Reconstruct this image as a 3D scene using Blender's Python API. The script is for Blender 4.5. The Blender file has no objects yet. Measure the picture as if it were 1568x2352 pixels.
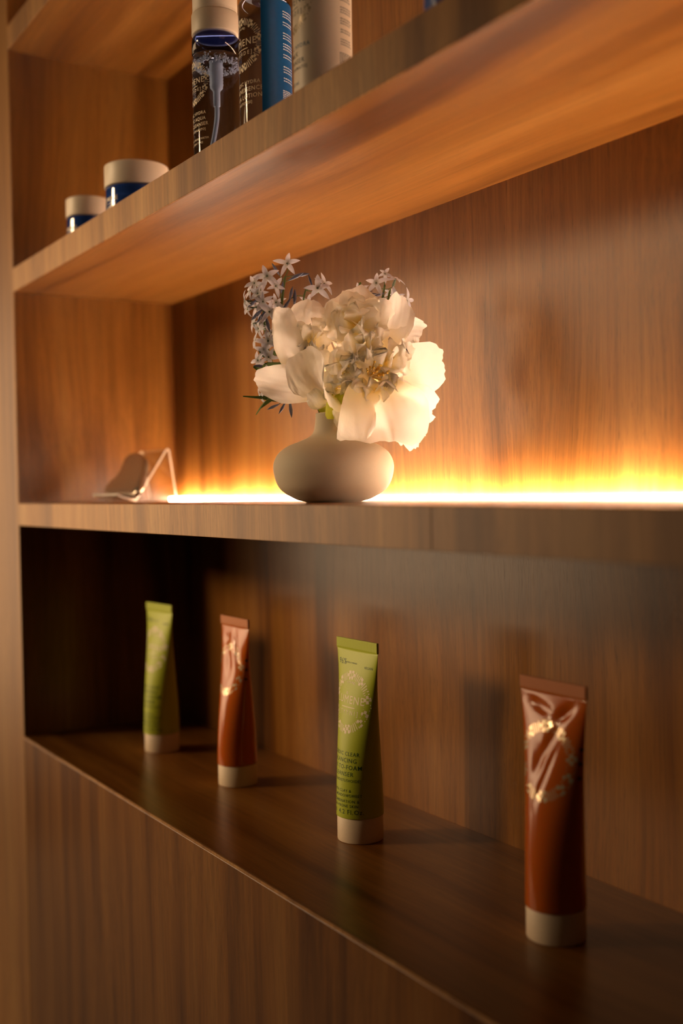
import bpy, bmesh, math, random
import numpy as np
from mathutils import Vector, Matrix, noise

scn = bpy.context.scene
COL = scn.collection
PI = math.pi

# ------------------------------------------------------------------ camera
# metres; X runs along the shelves, Y into the wall, Z up; top of the lower shelf is z = 0
cd = bpy.data.cameras.new('camera')
cd.sensor_fit = 'VERTICAL'; cd.sensor_height = 36.0; cd.sensor_width = 24.0
cd.lens = 2557.81 / 2352 * 36.0
cd.clip_start = 0.01
cd.dof.use_dof = True; cd.dof.focus_distance = 0.925; cd.dof.aperture_fstop = 3.2
cam = bpy.data.objects.new('camera', cd); COL.objects.link(cam)
fw = Vector((-0.8460008, 0.53278861, -0.02046821)); rt = Vector((0.53312883, 0.84583373, -0.01841069)); up = Vector((-0.0075037, 0.02648765, 0.99962098))
cam.matrix_world = Matrix(((rt.x, up.x, -fw.x, 1.38208), (rt.y, up.y, -fw.y, -0.397466), (rt.z, up.z, -fw.z, 0.300557), (0, 0, 0, 1)))
scn.camera = cam

# ------------------------------------------------------------------ world, room lamps, exposure
scn.view_settings.view_transform = 'Standard'; scn.view_settings.look = 'None'
scn.view_settings.gamma = 1.0; scn.view_settings.use_curve_mapping = False
scn.view_settings.exposure = 0.0
LED_COLOR = (1.0, 0.69, 0.47); LED_POWER = 108.0
w = bpy.data.worlds.new('room_ambient'); scn.world = w; w.use_nodes = True
w.node_tree.nodes['Background'].inputs[0].default_value = (1.0, 0.72, 0.45, 1)
w.node_tree.nodes['Background'].inputs[1].default_value = 0.014

def aim(o, target):
    o.rotation_euler = (Vector(target) - o.location).to_track_quat('-Z', 'Y').to_euler()
sd = bpy.data.lights.new('room_spot', 'SPOT'); sd.energy = 245; sd.color = (1.0, 0.68, 0.38)
sd.shadow_soft_size = 0.30; sd.spot_size = math.radians(19.5); sd.spot_blend = 0.75
spot = bpy.data.objects.new('room_spot', sd); COL.objects.link(spot)
spot.location = (-1.0, -2.25, 1.18); aim(spot, (0.22, 0.0, 0.38))
for nm, x0, x1, z0, z1, pw in (('bright_room_wall', -3.2, -1.25, -0.20, 1.28, 50.0), ('bright_room_window', -7.0, -3.2, -0.90, 1.30, 62.0)):
    ad = bpy.data.lights.new(nm, 'AREA'); ad.shape = 'RECTANGLE'; ad.size = x1 - x0; ad.size_y = z1 - z0
    ad.energy = pw; ad.color = (1.0, 0.66, 0.38)
    area = bpy.data.objects.new(nm, ad); COL.objects.link(area)
    area.location = ((x0 + x1) / 2, -1.9, (z0 + z1) / 2); area.rotation_euler = (math.radians(90), 0, 0)
scn.cycles.diffuse_bounces = 6

# ------------------------------------------------------------------ helpers
def mesh_obj(name, verts, faces, mat, parent=None, smooth=False, matidx=None):
    me = bpy.data.meshes.new(name); me.from_pydata([tuple(v) for v in verts], [], faces); me.validate(); me.update()
    for m in (mat if isinstance(mat, (list, tuple)) else [mat]): me.materials.append(m)
    if matidx is not None: me.polygons.foreach_set('material_index', matidx)
    if smooth: me.polygons.foreach_set('use_smooth', [True] * len(me.polygons))
    o = bpy.data.objects.new(name, me); COL.objects.link(o)
    if parent: o.parent = parent
    return o
def bm_obj(name, bm, mat, parent=None, smooth=False):
    me = bpy.data.meshes.new(name); bm.to_mesh(me); bm.free()
    me.materials.append(mat)
    if smooth: me.polygons.foreach_set('use_smooth', [True] * len(me.polygons))
    o = bpy.data.objects.new(name, me); COL.objects.link(o)
    if parent: o.parent = parent
    return o
def box(name, x0, x1, y0, y1, z0, z1, mat, parent=None, bevel=0.0006, segs=2):
    bm = bmesh.new(); bmesh.ops.create_cube(bm, size=1)
    for v in bm.verts:
        v.co = Vector(((x0 + x1) / 2 + v.co.x * (x1 - x0), (y0 + y1) / 2 + v.co.y * (y1 - y0), (z0 + z1) / 2 + v.co.z * (z1 - z0)))
    if bevel: bmesh.ops.bevel(bm, geom=bm.edges[:], offset=bevel, segments=segs, affect='EDGES', profile=0.5)
    return bm_obj(name, bm, mat, parent)
def lathe(name, prof, mat, parent=None, seg=64, smooth=True, closed=True):
    V = []; F = []; n = len(prof)
    for (r, z) in prof:
        for k in range(seg):
            a = 2 * PI * k / seg; V.append((r * math.cos(a), r * math.sin(a), z))
    for i in range(n - 1):
        for k in range(seg):
            k2 = (k + 1) % seg
            F.append((i * seg + k, i * seg + k2, (i + 1) * seg + k2, (i + 1) * seg + k))
    if closed:
        F.append(tuple(range(seg))[::-1]); F.append(tuple(range((n - 1) * seg, n * seg)))
    return mesh_obj(name, V, F, mat, parent, smooth)
def smooth_profile(pts, sub=8):
    out = []; P = [np.array(p, float) for p in pts]
    for i in range(len(P) - 1):
        p0 = P[max(i - 1, 0)]; p1 = P[i]; p2 = P[i + 1]; p3 = P[min(i + 2, len(P) - 1)]
        for k in range(sub):
            t = k / sub
            out.append(tuple(0.5 * (2 * p1 + (p2 - p0) * t + (2 * p0 - 5 * p1 + 4 * p2 - p3) * t * t + (3 * p1 - p0 - 3 * p2 + p3) * t ** 3)))
    out.append(tuple(P[-1])); return out
def tube_geo(path, radii, seg=8):
    V = []; F = []; path = [Vector(p) for p in path]; n = len(path)
    ref = Vector((0.31, 0.77, 0.2)).normalized()
    for i, p in enumerate(path):
        t = (path[min(i + 1, n - 1)] - path[max(i - 1, 0)]).normalized()
        a = t.cross(ref).normalized(); b = t.cross(a)
        r = radii[i] if isinstance(radii, (list, tuple)) else radii
        for k in range(seg):
            q = 2 * PI * k / seg; V.append(p + (a * math.cos(q) + b * math.sin(q)) * r)
    for i in range(n - 1):
        for k in range(seg):
            k2 = (k + 1) % seg; F.append((i * seg + k, i * seg + k2, (i + 1) * seg + k2, (i + 1) * seg + k))
    F.append(tuple(range(seg))[::-1]); F.append(tuple(range((n - 1) * seg, n * seg)))
    return V, F
def thing(name, label, cat, loc=(0, 0, 0), rz=0.0, group=None):
    o = bpy.data.objects.new(name, None); COL.objects.link(o); o.empty_display_size = 0.02
    o.location = loc; o.rotation_euler = (0, 0, rz); o['label'] = label; o['category'] = cat
    if group: o['group'] = group
    return o
def copy_tree(o, parent=None):
    c = o.copy(); COL.objects.link(c); c.parent = parent
    for ch in [x for x in COL.objects if x.parent == o]: copy_tree(ch, c)
    return c

# ------------------------------------------------------------------ materials
def principled(name, color, rough=0.5, **kw):
    m = bpy.data.materials.new(name); m.use_nodes = True; b = m.node_tree.nodes['Principled BSDF']
    b.inputs['Base Color'].default_value = (*color, 1); b.inputs['Roughness'].default_value = rough
    for k, v in kw.items(): b.inputs[k.replace('_', ' ')].default_value = v
    return m
def speckled(name, color, rough, amount=0.12, scale=1500, bump=0.0, **kw):
    m = principled(name, color, rough, **kw); nt = m.node_tree; b = nt.nodes['Principled BSDF']
    tc = nt.nodes.new('ShaderNodeTexCoord'); n = nt.nodes.new('ShaderNodeTexNoise')
    n.inputs['Scale'].default_value = scale; n.inputs['Detail'].default_value = 3
    nt.links.new(tc.outputs['Object'], n.inputs['Vector'])
    mr = nt.nodes.new('ShaderNodeMapRange'); mr.inputs[1].default_value = 0.3; mr.inputs[2].default_value = 0.7
    mr.inputs[3].default_value = 1 - amount; mr.inputs[4].default_value = 1 + amount * 0.5
    nt.links.new(n.outputs['Fac'], mr.inputs[0])
    mx = nt.nodes.new('ShaderNodeMix'); mx.data_type = 'RGBA'; mx.blend_type = 'MULTIPLY'; mx.inputs[0].default_value = 1
    mx.inputs[6].default_value = (*color, 1); nt.links.new(mr.outputs[0], mx.inputs[7]); nt.links.new(mx.outputs[2], b.inputs['Base Color'])
    if bump:
        bp = nt.nodes.new('ShaderNodeBump'); bp.inputs['Strength'].default_value = bump; bp.inputs['Distance'].default_value = 0.0003
        nt.links.new(n.outputs['Fac'], bp.inputs['Height']); nt.links.new(bp.outputs[0], b.inputs['Normal'])
    return m

def thin_clear(name, tint, rough):
    """Thin clear plastic wall: straight-through tint plus an angle-dependent gloss, the same from both sides."""
    m = bpy.data.materials.new(name); m.use_nodes = True; nt = m.node_tree; L = nt.links.new; nt.nodes.remove(nt.nodes['Principled BSDF'])
    tr = nt.nodes.new('ShaderNodeBsdfTransparent'); tr.inputs[0].default_value = (*tint, 1)
    gl = nt.nodes.new('ShaderNodeBsdfGlossy'); gl.inputs['Roughness'].default_value = rough
    lw = nt.nodes.new('ShaderNodeLayerWeight'); lw.inputs[0].default_value = 0.5
    pw = nt.nodes.new('ShaderNodeMath'); pw.operation = 'POWER'; pw.inputs[1].default_value = 5.0; L(lw.outputs['Facing'], pw.inputs[0])
    ma = nt.nodes.new('ShaderNodeMath'); ma.operation = 'MULTIPLY_ADD'; ma.inputs[1].default_value = 0.9; ma.inputs[2].default_value = 0.045; L(pw.outputs[0], ma.inputs[0])
    mx = nt.nodes.new('ShaderNodeMixShader'); L(ma.outputs[0], mx.inputs[0]); L(tr.outputs[0], mx.inputs[1]); L(gl.outputs[0], mx.inputs[2]); L(mx.outputs[0], nt.nodes['Material Output'].inputs[0])
    return m
def wood(name, axis, seed, across='X', dark=(0.106, 0.034, 0.0048), mid=(0.222, 0.085, 0.0135), light=(0.298, 0.130, 0.027), rough=0.28):
    """Walnut-like veneer; the grain runs along `axis`."""
    m = bpy.data.materials.new(name); m.use_nodes = True; nt = m.node_tree; b = nt.nodes['Principled BSDF']; L = nt.links.new
    tc = nt.nodes.new('ShaderNodeTexCoord')
    off = nt.nodes.new('ShaderNodeVectorMath'); off.operation = 'ADD'; rnd = random.Random(seed)
    off.inputs[1].default_value = (rnd.uniform(-9, 9), rnd.uniform(-9, 9), rnd.uniform(-9, 9)); L(tc.outputs['Object'], off.inputs[0])
    def scaled(c, a, src=off):
        v = nt.nodes.new('ShaderNodeVectorMath'); v.operation = 'MULTIPLY'
        s = [c, c, c]; s['XYZ'.index(axis)] = a; v.inputs[1].default_value = s; L(src.outputs[0], v.inputs[0]); return v
    def tex(c, a, detail=2.0, rough_=0.5, src=off):
        n = nt.nodes.new('ShaderNodeTexNoise'); n.inputs['Scale'].default_value = 1.0; n.inputs['Detail'].default_value = detail
        n.inputs['Roughness'].default_value = rough_; L(scaled(c, a, src).outputs[0], n.inputs['Vector']); return n
    def maprange(n, f0, f1, t0, t1):
        r = nt.nodes.new('ShaderNodeMapRange'); r.inputs[1].default_value = f0; r.inputs[2].default_value = f1
        r.inputs[3].default_value = t0; r.inputs[4].default_value = t1; L(n.outputs[0], r.inputs[0]); return r
    # slow sideways wander of the grain
    wn = nt.nodes.new('ShaderNodeTexNoise'); wn.inputs['Scale'].default_value = 1.0; wn.inputs['Detail'].default_value = 1.0
    L(scaled(5.0, 2.2).outputs[0], wn.inputs['Vector'])
    sb = nt.nodes.new('ShaderNodeVectorMath'); sb.operation = 'SUBTRACT'; sb.inputs[1].default_value = (0.5, 0.5, 0.5); L(wn.outputs['Color'], sb.inputs[0])
    sc = nt.nodes.new('ShaderNodeVectorMath'); sc.operation = 'SCALE'; sc.inputs['Scale'].default_value = 0.055; L(sb.outputs[0], sc.inputs[0])
    wv = nt.nodes.new('ShaderNodeVectorMath'); wv.operation = 'ADD'; L(off.outputs[0], wv.inputs[0]); L(sc.outputs[0], wv.inputs[1])
    bands = tex(26, 1.0, 4, 0.55, wv); streak = tex(210, 3.5, 3, 0.6, wv); pores = tex(1300, 55, 2, 0.5, wv); blotch = tex(9, 1.6, 2, 0.5, wv)
    ramp = nt.nodes.new('ShaderNodeValToRGB'); e = ramp.color_ramp.elements
    e[0].position = 0.31; e[0].color = (*dark, 1); e[1].position = 0.72; e[1].color = (*light, 1)
    k = ramp.color_ramp.elements.new(0.48); k.color = (*mid, 1)
    mixv = nt.nodes.new('ShaderNodeMath'); mixv.operation = 'MULTIPLY_ADD'; mixv.inputs[1].default_value = 0.40
    L(maprange(blotch, 0, 1, -0.5, 0.5).outputs[0], mixv.inputs[0]); L(bands.outputs[0], mixv.inputs[2]); L(mixv.outputs[0], ramp.inputs[0])
    def mult(col, fac):
        x = nt.nodes.new('ShaderNodeMix'); x.data_type = 'RGBA'; x.blend_type = 'MULTIPLY'; x.inputs[0].default_value = 1
        L(col, x.inputs[6]); L(fac, x.inputs[7]); return x.outputs[2]
    c = mult(ramp.outputs[0], maprange(streak, 0.32, 0.66, 0.82, 1.10).outputs[0])
    fine = tex(760, 7, 2, 0.5, wv)
    c = mult(c, maprange(fine, 0.35, 0.65, 0.88, 1.07).outputs[0])
    c = mult(c, maprange(pores, 0.60, 0.70, 1.0, 0.70).outputs[0])
    L(c, b.inputs['Base Color'])
    b.inputs['Roughness'].default_value = rough; b.inputs['Specular IOR Level'].default_value = 0.35
    bp = nt.nodes.new('ShaderNodeBump'); bp.inputs['Strength'].default_value = 0.12; bp.inputs['Distance'].default_value = 0.00025
    L(maprange(pores, 0.55, 0.72, 1.0, 0.0).outputs[0], bp.inputs['Height']); L(bp.outputs[0], b.inputs['Normal'])
    return m

M = {}
M['cap'] = speckled('cream_speckled_plastic', (0.82, 0.67, 0.48), 0.5, 0.10, 1800)
M['green'] = speckled('green_tube_plastic', (0.47, 0.55, 0.026), 0.45, 0.04, 900)
M['orange'] = principled('amber_gel_plastic', (0.52, 0.115, 0.009), 0.19, Coat_Weight=0.25, Coat_Roughness=0.10, Specular_IOR_Level=0.35, Subsurface_Weight=0.45, Subsurface_Scale=0.012)
M['orange'].node_tree.nodes['Principled BSDF'].inputs['Subsurface Radius'].default_value = (1.0, 0.16, 0.03)
M['orange_seal'] = principled('amber_sealed_plastic', (0.46, 0.13, 0.015), 0.4)
M['print_cream'] = principled('cream_print', (0.94, 0.82, 0.60), 0.5)
M['print_green'] = principled('dark_green_print', (0.02, 0.07, 0.012), 0.5)
M['print_dark'] = principled('dark_print', (0.02, 0.018, 0.016), 0.5)
M['foil'] = principled('gold_foil', (0.92, 0.74, 0.48), 0.25, Metallic=0.55)
M['white_print'] = principled('white_print', (0.75, 0.76, 0.78), 0.5)
M['blue_print'] = principled('blue_print', (0.03, 0.13, 0.24), 0.5)

# ------------------------------------------------------------------ the shelving unit
D = 0.2114; XR = 1.86
Z0, Z1B, Z1T, Z2B, Z2T, Z3B, Z3T = 0.0, 0.2629, 0.2900, 0.5517, 0.5806, 0.8479, 0.8768
ZTOP = 1.20; ZFLOOR = -0.95
unit = thing('shelving_unit', 'built-in walnut shelving unit with lit alcoves and a closed cabinet base', 'shelving', (0, 0, ZFLOOR))
def into(o):                                  # parent to the unit, keeping world coordinates
    o.parent = unit; o.matrix_parent_inverse = Matrix.Translation((0, 0, -ZFLOOR)); return o
M['floor'] = principled('dark_floor', (0.10, 0.075, 0.055), 0.5)
fl = box('floor', -2.6, 2.8, -2.6, 0.40, ZFLOOR - 0.05, ZFLOOR, M['floor'], None, 0); fl['kind'] = 'structure'
M['plaster'] = speckled('wall_plaster', (0.42, 0.36, 0.29), 0.8, 0.05, 60)
wb = box('wall_back', -2.6, 2.8, D + 0.022, D + 0.12, ZFLOOR, 1.7, M['plaster'], None, 0); wb['kind'] = 'structure'

for i, (za, zb, sd_) in enumerate(((Z0, Z1B, 11), (Z1T, Z2B, 23), (Z2T, Z3B, 37), (Z3T, ZTOP, 41))):
    into(box('back_panel', -0.02, XR, D, D + 0.018, za - 0.004, zb + 0.004, wood('veneer_back_%d' % i, 'Z', sd_), None, 0))
into(box('side_panel', -0.36, 0.0, 0.0013, D - 0.0002, ZFLOOR, ZTOP + 0.03, wood('veneer_side', 'Z', 5), None, 0.0002))
into(box('face_stile', -0.36, -0.0001, 0.0, 0.0012, ZFLOOR, ZTOP + 0.03, wood('veneer_stile_lit', 'Z', 15, dark=(0.22, 0.092, 0.026), mid=(0.37, 0.168, 0.042), light=(0.46, 0.235, 0.066), rough=0.36), None, 0.0003))  # same wood as the side panel, paler: front lighting is in its colour
into(box('side_panel', XR, XR + 0.10, 0.0, D - 0.0002, ZFLOOR, ZTOP + 0.03, wood('veneer_side_b', 'Z', 6), None, 0.0006))
WE = wood('veneer_edge_lit', 'Z', 52, dark=(0.26, 0.118, 0.036), mid=(0.45, 0.220, 0.066), light=(0.55, 0.300, 0.104), rough=0.42)  # paler veneer cut, with room light on the shelf fronts added to its colour
def shelf(za, zb, seed, seams, led):
    b = into(box('shelf', 0.0, XR, 0.0012, D, za, zb, wood('veneer_board_%d' % seed, 'X', seed), None, 0.0003))
    xs = [0.0] + seams + [XR]
    for p, q in zip(xs[:-1], xs[1:]):
        e = box('edge_band', p + 0.00015, q - 0.00015, 0.0, 0.0012, za, zb, WE, None, 0.0003, 1); e.parent = b
    if led:
        m = bpy.data.materials.new('led_diffuser'); m.use_nodes = True; nt = m.node_tree
        em = nt.nodes.new('ShaderNodeEmission'); em.inputs[0].default_value = (*LED_COLOR, 1); em.inputs[1].default_value = led
        nt.links.new(em.outputs[0], nt.nodes['Material Output'].inputs[0])
        d = box('led_bar', 0.006, XR - 0.006, D - 0.0125, D - 0.0032, zb, zb + 0.0036, m, None, 0.0008); d.parent = b
    return b
shelf(Z1B, Z1T, 61, [0.8508], LED_POWER)
shelf(Z2B, Z2T, 73, [], LED_POWER * 0.55)
shelf(Z3B, Z3T, 82, [], LED_POWER * 0.55)
shelf(ZTOP, ZTOP + 0.03, 88, [], 0)
lb = into(box('shelf', 0.0, XR, 0.0013, D, -0.0025, Z0, wood('veneer_base', 'X', 97), None, 0.0003))
into(box('cabinet_front', 0.0, XR, 0.0002, 0.020, ZFLOOR + 0.08, -0.0026, wood('veneer_front', 'Z', 29), None, 0.0006))
e = box('edge_band', 0.0, XR, -0.0004, 0.0013, -0.0025, Z0, WE, None, 0.0003, 1); e.parent = lb  # thin pale lip; the highlight along the arris is put in as lighter colour
into(box('plinth', 0.0, XR, 0.03, 0.05, ZFLOOR, ZFLOOR + 0.08, M['floor'], None, 0))

# ------------------------------------------------------------------ lettering helpers
def text_geo(body, size, spacing=1.12, bold=0.0):
    c = bpy.data.curves.new('t', 'FONT'); c.body = body; c.size = size; c.align_x = 'CENTER'; c.space_character = spacing
    c.resolution_u = 2; c.offset = bold
    o = bpy.data.objects.new('t', c); COL.objects.link(o)
    dg = bpy.context.evaluated_depsgraph_get(); me = bpy.data.meshes.new_from_object(o.evaluated_get(dg))
    V = [(v.co.x, v.co.y) for v in me.vertices]; F = [tuple(p.vertices) for p in me.polygons]
    bpy.data.objects.remove(o); bpy.data.curves.remove(c); bpy.data.meshes.remove(me)
    return V, F
class Flat:
    """Collects flat print (s to the right, z up) to be wrapped onto a surface."""
    def __init__(s): s.V = []; s.F = []
    def add(s, V, F, ds=0, dz=0):
        k = len(s.V); s.V += [(v[0] + ds, v[1] + dz) for v in V]; s.F += [tuple(i + k for i in f) for f in F]
    def text(s, body, size, ds, dz, spacing=1.12, bold=0.0): s.add(*text_geo(body, size, spacing, bold), ds, dz)
    def bar(s, x0, x1, z0, z1, n=8):
        V = []; F = []
        for i in range(n + 1):
            x = x0 + (x1 - x0) * i / n; V += [(x, z0), (x, z1)]
        for i in range(n): F.append((2 * i, 2 * i + 2, 2 * i + 3, 2 * i + 1))
        s.add(V, F)
    def ring(s, cx, cz, r0, r1, n=16):
        V = []; F = []
        for i in range(n):
            a = 2 * PI * i / n; V += [(cx + r0 * math.cos(a), cz + r0 * math.sin(a)), (cx + r1 * math.cos(a), cz + r1 * math.sin(a))]
        for i in range(n):
            j = (i + 1) % n; F.append((2 * i, 2 * i + 1, 2 * j + 1, 2 * j))
        s.add(V, F)
    def sector(s, cx, cz, a0, a1, r0, r1):
        V = [(cx + r * math.sin(a), cz + r * math.cos(a)) for r, a in ((r0, a0), (r1, a0), (r1, a1), (r0, a1))]
        s.add(V, [(0, 1, 2, 3)])
    def emblem(s, cx, cz, R):
        """Ring of rays: runs of thin lines broken by checkered blocks."""
        rnd = random.Random(4); N = 66; r0, r1 = 0.71 * R, R; st = 2 * PI / N
        kinds = []
        while len(kinds) < N:
            kinds += ['b'] * rnd.choice((2, 3, 4)) + ['l'] * rnd.choice((2, 3, 4, 5))
        for i in range(N):
            a = i * st
            if kinds[i] == 'l':
                q = rnd.uniform(0.0, 0.18); s.sector(cx, cz, a + st * 0.32, a + st * 0.68, r0 + (r1 - r0) * q, r1 - (r1 - r0) * rnd.uniform(0, 0.15))
            else:
                o = rnd.uniform(-0.08, 0.08)
                for j in range(3):
                    if (i + j) % 2 == 0:
                        s.sector(cx, cz, a - st * 0.12, a + st * 1.12, r0 + (r1 - r0) * max(0, j / 3 + o), r0 + (r1 - r0) * min(1, (j + 1) / 3 + o))
                    elif j == 1: s.sector(cx, cz, a + st * 0.4, a + st * 0.6, r0, r1)
    def brandmark(s, cx, cz, R, sub):
        sz = R * 0.36
        s.text('LUMENE', sz, cx, cz - sz * 0.2, 1.16, 0.0)
        s.ring(cx - sz * 0.36, cz + sz * 0.68, sz * 0.05, sz * 0.115)
        s.bar(cx - R * 0.36, cx + R * 0.36, cz - R * 0.205, cz - R * 0.18)
        s.text(sub, sz * 0.56, cx, cz - R * 0.42, 1.6)
        # small arched country line under the rays
        word = 'FINLAND'
        for i, ch in enumerate(word):
            a = (i - 3) * 0.115; V, F = text_geo(ch, R * 0.115)
            V = [(x * math.cos(-a) - y * math.sin(-a) + R * 0.56 * math.sin(a), x * math.sin(-a) + y * math.cos(-a) + R * 0.56 * math.cos(a)) for x, y in V]
            s.add(V, F, cx, cz)
    def wrap(s, fn): return [fn(x, z) for x, z in s.V], s.F
def print_lines(lines, fn, mat, parent, spacing=1.14, bold=0.00002, ds=0.0):
    """Every printed line is a part of its own."""
    for (body, size, s, z) in lines:
        f = Flat(); f.text(body, size, s + ds, z, spacing, bold); mesh_obj('printed_line', *f.wrap(fn), mat, parent)

# ------------------------------------------------------------------ squeeze tubes
TR = 0.0200; ZB, ZC = 0.0215, 0.1625; CR = 0.0314
def half_axes(z):
    t = min(max((z - ZB) / (ZC - ZB), 0), 1)
    b = TR * (1 - t ** 1.75) + 0.0006
    return TR + (CR - TR) * (1 - min(1, b / TR)) ** 0.9, b
def tube_dent(x, z, dents):
    d = 0.0
    for (cx, cz, dx, dz, amp, ang) in dents:
        u = (x - cx) * math.cos(ang) + (z - cz) * math.sin(ang); v = -(x - cx) * math.sin(ang) + (z - cz) * math.cos(ang)
        d += amp * math.exp(-(u / dx) ** 2 - (v / dz) ** 2)
    return d
ANG = np.linspace(-PI, PI, 721)
def tube_wrap(dents, off=0.00009):
    cache = {}
    def fn(s, z):
        k = round(z, 4)
        if k not in cache:
            a, b = half_axes(z); xs = a * np.sin(ANG); ys = -b * np.cos(ANG)
            L = np.concatenate([[0], np.cumsum(np.hypot(np.diff(xs), np.diff(ys)))]); cache[k] = (L - L[360], a, b)
        L, a, b = cache[k]; phi = float(np.interp(s, L, ANG))
        n = Vector((math.sin(phi) / a, -math.cos(phi) / b, 0)).normalized()
        x, y = a * math.sin(phi), -b * math.cos(phi)
        if math.cos(phi) > 0: y += tube_dent(x, z, dents)
        return (x + n.x * off, y + n.y * off, z)
    return fn
def squeeze_tube(name, label, body_mat, seal_mat, emblem_mat, text_mat, dents, loc, rz, lines, full):
    t = thing(name, label, 'tube', loc, rz, 'squeeze tubes on the lower shelf')
    c = [(TR - 0.0010, 0.0), (TR - 0.0004, 0.0003), (TR - 0.0002, 0.0010), (TR - 0.0002, 0.0210), (TR - 0.0005, 0.0214), (TR - 0.004, 0.0215)]
    lathe('cap', c, M['cap'], t, 72)
    V = []; F = []; seg = 96; zs = [ZB - 0.0004, ZB, ZB + 0.0006] + [ZB + (ZC - ZB) * i / 64 for i in range(1, 65)]
    for i, z in enumerate(zs):
        a, b = half_axes(z)
        if i == 0: a, b = a - 0.0008, b - 0.0008
        for k in range(seg):
            p = 2 * PI * k / seg; x, y = a * math.sin(p), -b * math.cos(p)
            if math.cos(p) > 0: y += tube_dent(x, z, dents)
            V.append((x, y, z))
    for i in range(len(zs) - 1):
        for k in range(seg):
            k2 = (k + 1) % seg; F.append((i * seg + k, i * seg + k2, (i + 1) * seg + k2, (i + 1) * seg + k))
    F.append(tuple(range(seg))[::-1]); F.append(tuple(range((len(zs) - 1) * seg, len(zs) * seg)))
    mesh_obj('tube_body', V, F, body_mat, t, True)
    # crimped seal with fine vertical ribs
    V = []; F = []; n = 90; zt = 0.1710
    for side in (-1, 1):
        for z in (ZC - 0.0005, ZC + 0.0007, zt - 0.0004, zt):
            for k in range(n + 1):
                x = -(CR - 0.0007) + 2 * (CR - 0.0007) * k / n
                th = (0.0008 if z in (ZC - 0.0005, zt) else 0.0010) + (0.00012 if k % 2 else 0)
                V.append((x, side * th, z))
    m = n + 1
    for s in (0, 1):
        for r in range(3):
            for k in range(n):
                a = (s * 4 + r) * m + k; q = (a, a + 1, a + 1 + m, a + m); F.append(q if s == 0 else q[::-1])
    for k in range(n):
        F.append((3 * m + k, 3 * m + k + 1, 7 * m + k + 1, 7 * m + k)); F.append((k + 1, k, 4 * m + k, 4 * m + k + 1))
    for r in range(3):
        F.append((r * m, (r + 1) * m, (r + 5) * m, (r + 4) * m)); F.append((r * m + n, (r + 4) * m + n, (r + 5) * m + n, (r + 1) * m + n))
    mesh_obj('crimped_seal', V, F, seal_mat, t, False)
    wrap = tube_wrap(dents)
    f = Flat(); f.emblem(0, 0.1185, 0.0265)
    if full: f.brandmark(0, 0.1195, 0.0265, '[TYYNI]')
    mesh_obj('printed_emblem', *f.wrap(wrap), emblem_mat, t)
    print_lines(lines, wrap, text_mat, t)
    if not full:
        for z in (0.1285, 0.1190, 0.1095):
            f = Flat(); f.bar(0.0272, 0.0300, z, z + 0.0024); mesh_obj('printed_mark', *f.wrap(wrap), text_mat, t)
    return t
GREEN_LINES = [('96%', 0.0070, -0.0185, 0.1490), ('NATURALLY DERIVED', 0.0017, -0.0050, 0.1505), ('VEGAN', 0.0030, 0.0205, 0.1480),
    ('NORDIC CLEAR', 0.0046, 0, 0.0745), ('BALANCING', 0.0052, 0, 0.0688), ('CLAY-TO-FOAM', 0.0052, 0, 0.0631), ('CLEANSER', 0.0052, 0, 0.0574),
    ('[SAVI PUHDISTUSVOIDE]', 0.0033, 0, 0.0526), ('WITH CLAY &', 0.0034, 0, 0.0440), ('ARCTIC MEADOWSWEET', 0.0034, 0, 0.0400),
    ('FOR COMBINATION &', 0.0034, 0, 0.0352), ('BLEMISH-PRONE SKIN', 0.0034, 0, 0.0312), ('125 ml  4.2 Fl.Oz.', 0.0056, 0, 0.0255)]
FAINT = [('NORDIC BLOOM', 0.0040, 0, 0.070), ('CLEANSER', 0.0044, 0, 0.064)]
g1 = squeeze_tube('squeeze_tube', 'green squeeze tube with cream cap at the dark left end of the lower shelf', M['green'], M['green'], M['print_cream'], M['print_green'], [], (0.1703, 0.112, 0.0), math.radians(5), GREEN_LINES, True)
g2 = copy_tree(g1); g2.location = (0.5808, 0.1205, 0.0); g2.rotation_euler = (0, 0, math.radians(1))
g2['label'] = 'green squeeze tube with readable lettering between the two orange tubes'
D1 = [(-0.012, 0.148, 0.007, 0.006, 0.0022, 0.2), (0.012, 0.140, 0.0028, 0.016, 0.0026, 0.45), (-0.002, 0.128, 0.006, 0.012, 0.0020, 0.5), (0.0, 0.112, 0.012, 0.016, 0.0016, 0.0)]
D2 = [(-0.010, 0.1525, 0.012, 0.0032, 0.0024, -0.25), (0.012, 0.1500, 0.010, 0.0030, 0.0024, 0.55), (0.003, 0.1300, 0.0035, 0.022, 0.0018, -0.5), (-0.006, 0.118, 0.006, 0.012, 0.0014, 0.2), (0.004, 0.112, 0.002, 0.020, 0.0012, -0.35)]
squeeze_tube('squeeze_tube', 'orange squeeze tube with cream cap between the two green tubes', M['orange'], M['orange_seal'], M['foil'], M['print_dark'], D1, (0.3562, 0.1165, 0.0), math.radians(0), [], False)
squeeze_tube('squeeze_tube', 'large orange squeeze tube nearest the right edge of the lower shelf', M['orange'], M['orange_seal'], M['foil'], M['print_dark'], D2, (0.8315, 0.1125, 0.0), math.radians(1), [], False)

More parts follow.
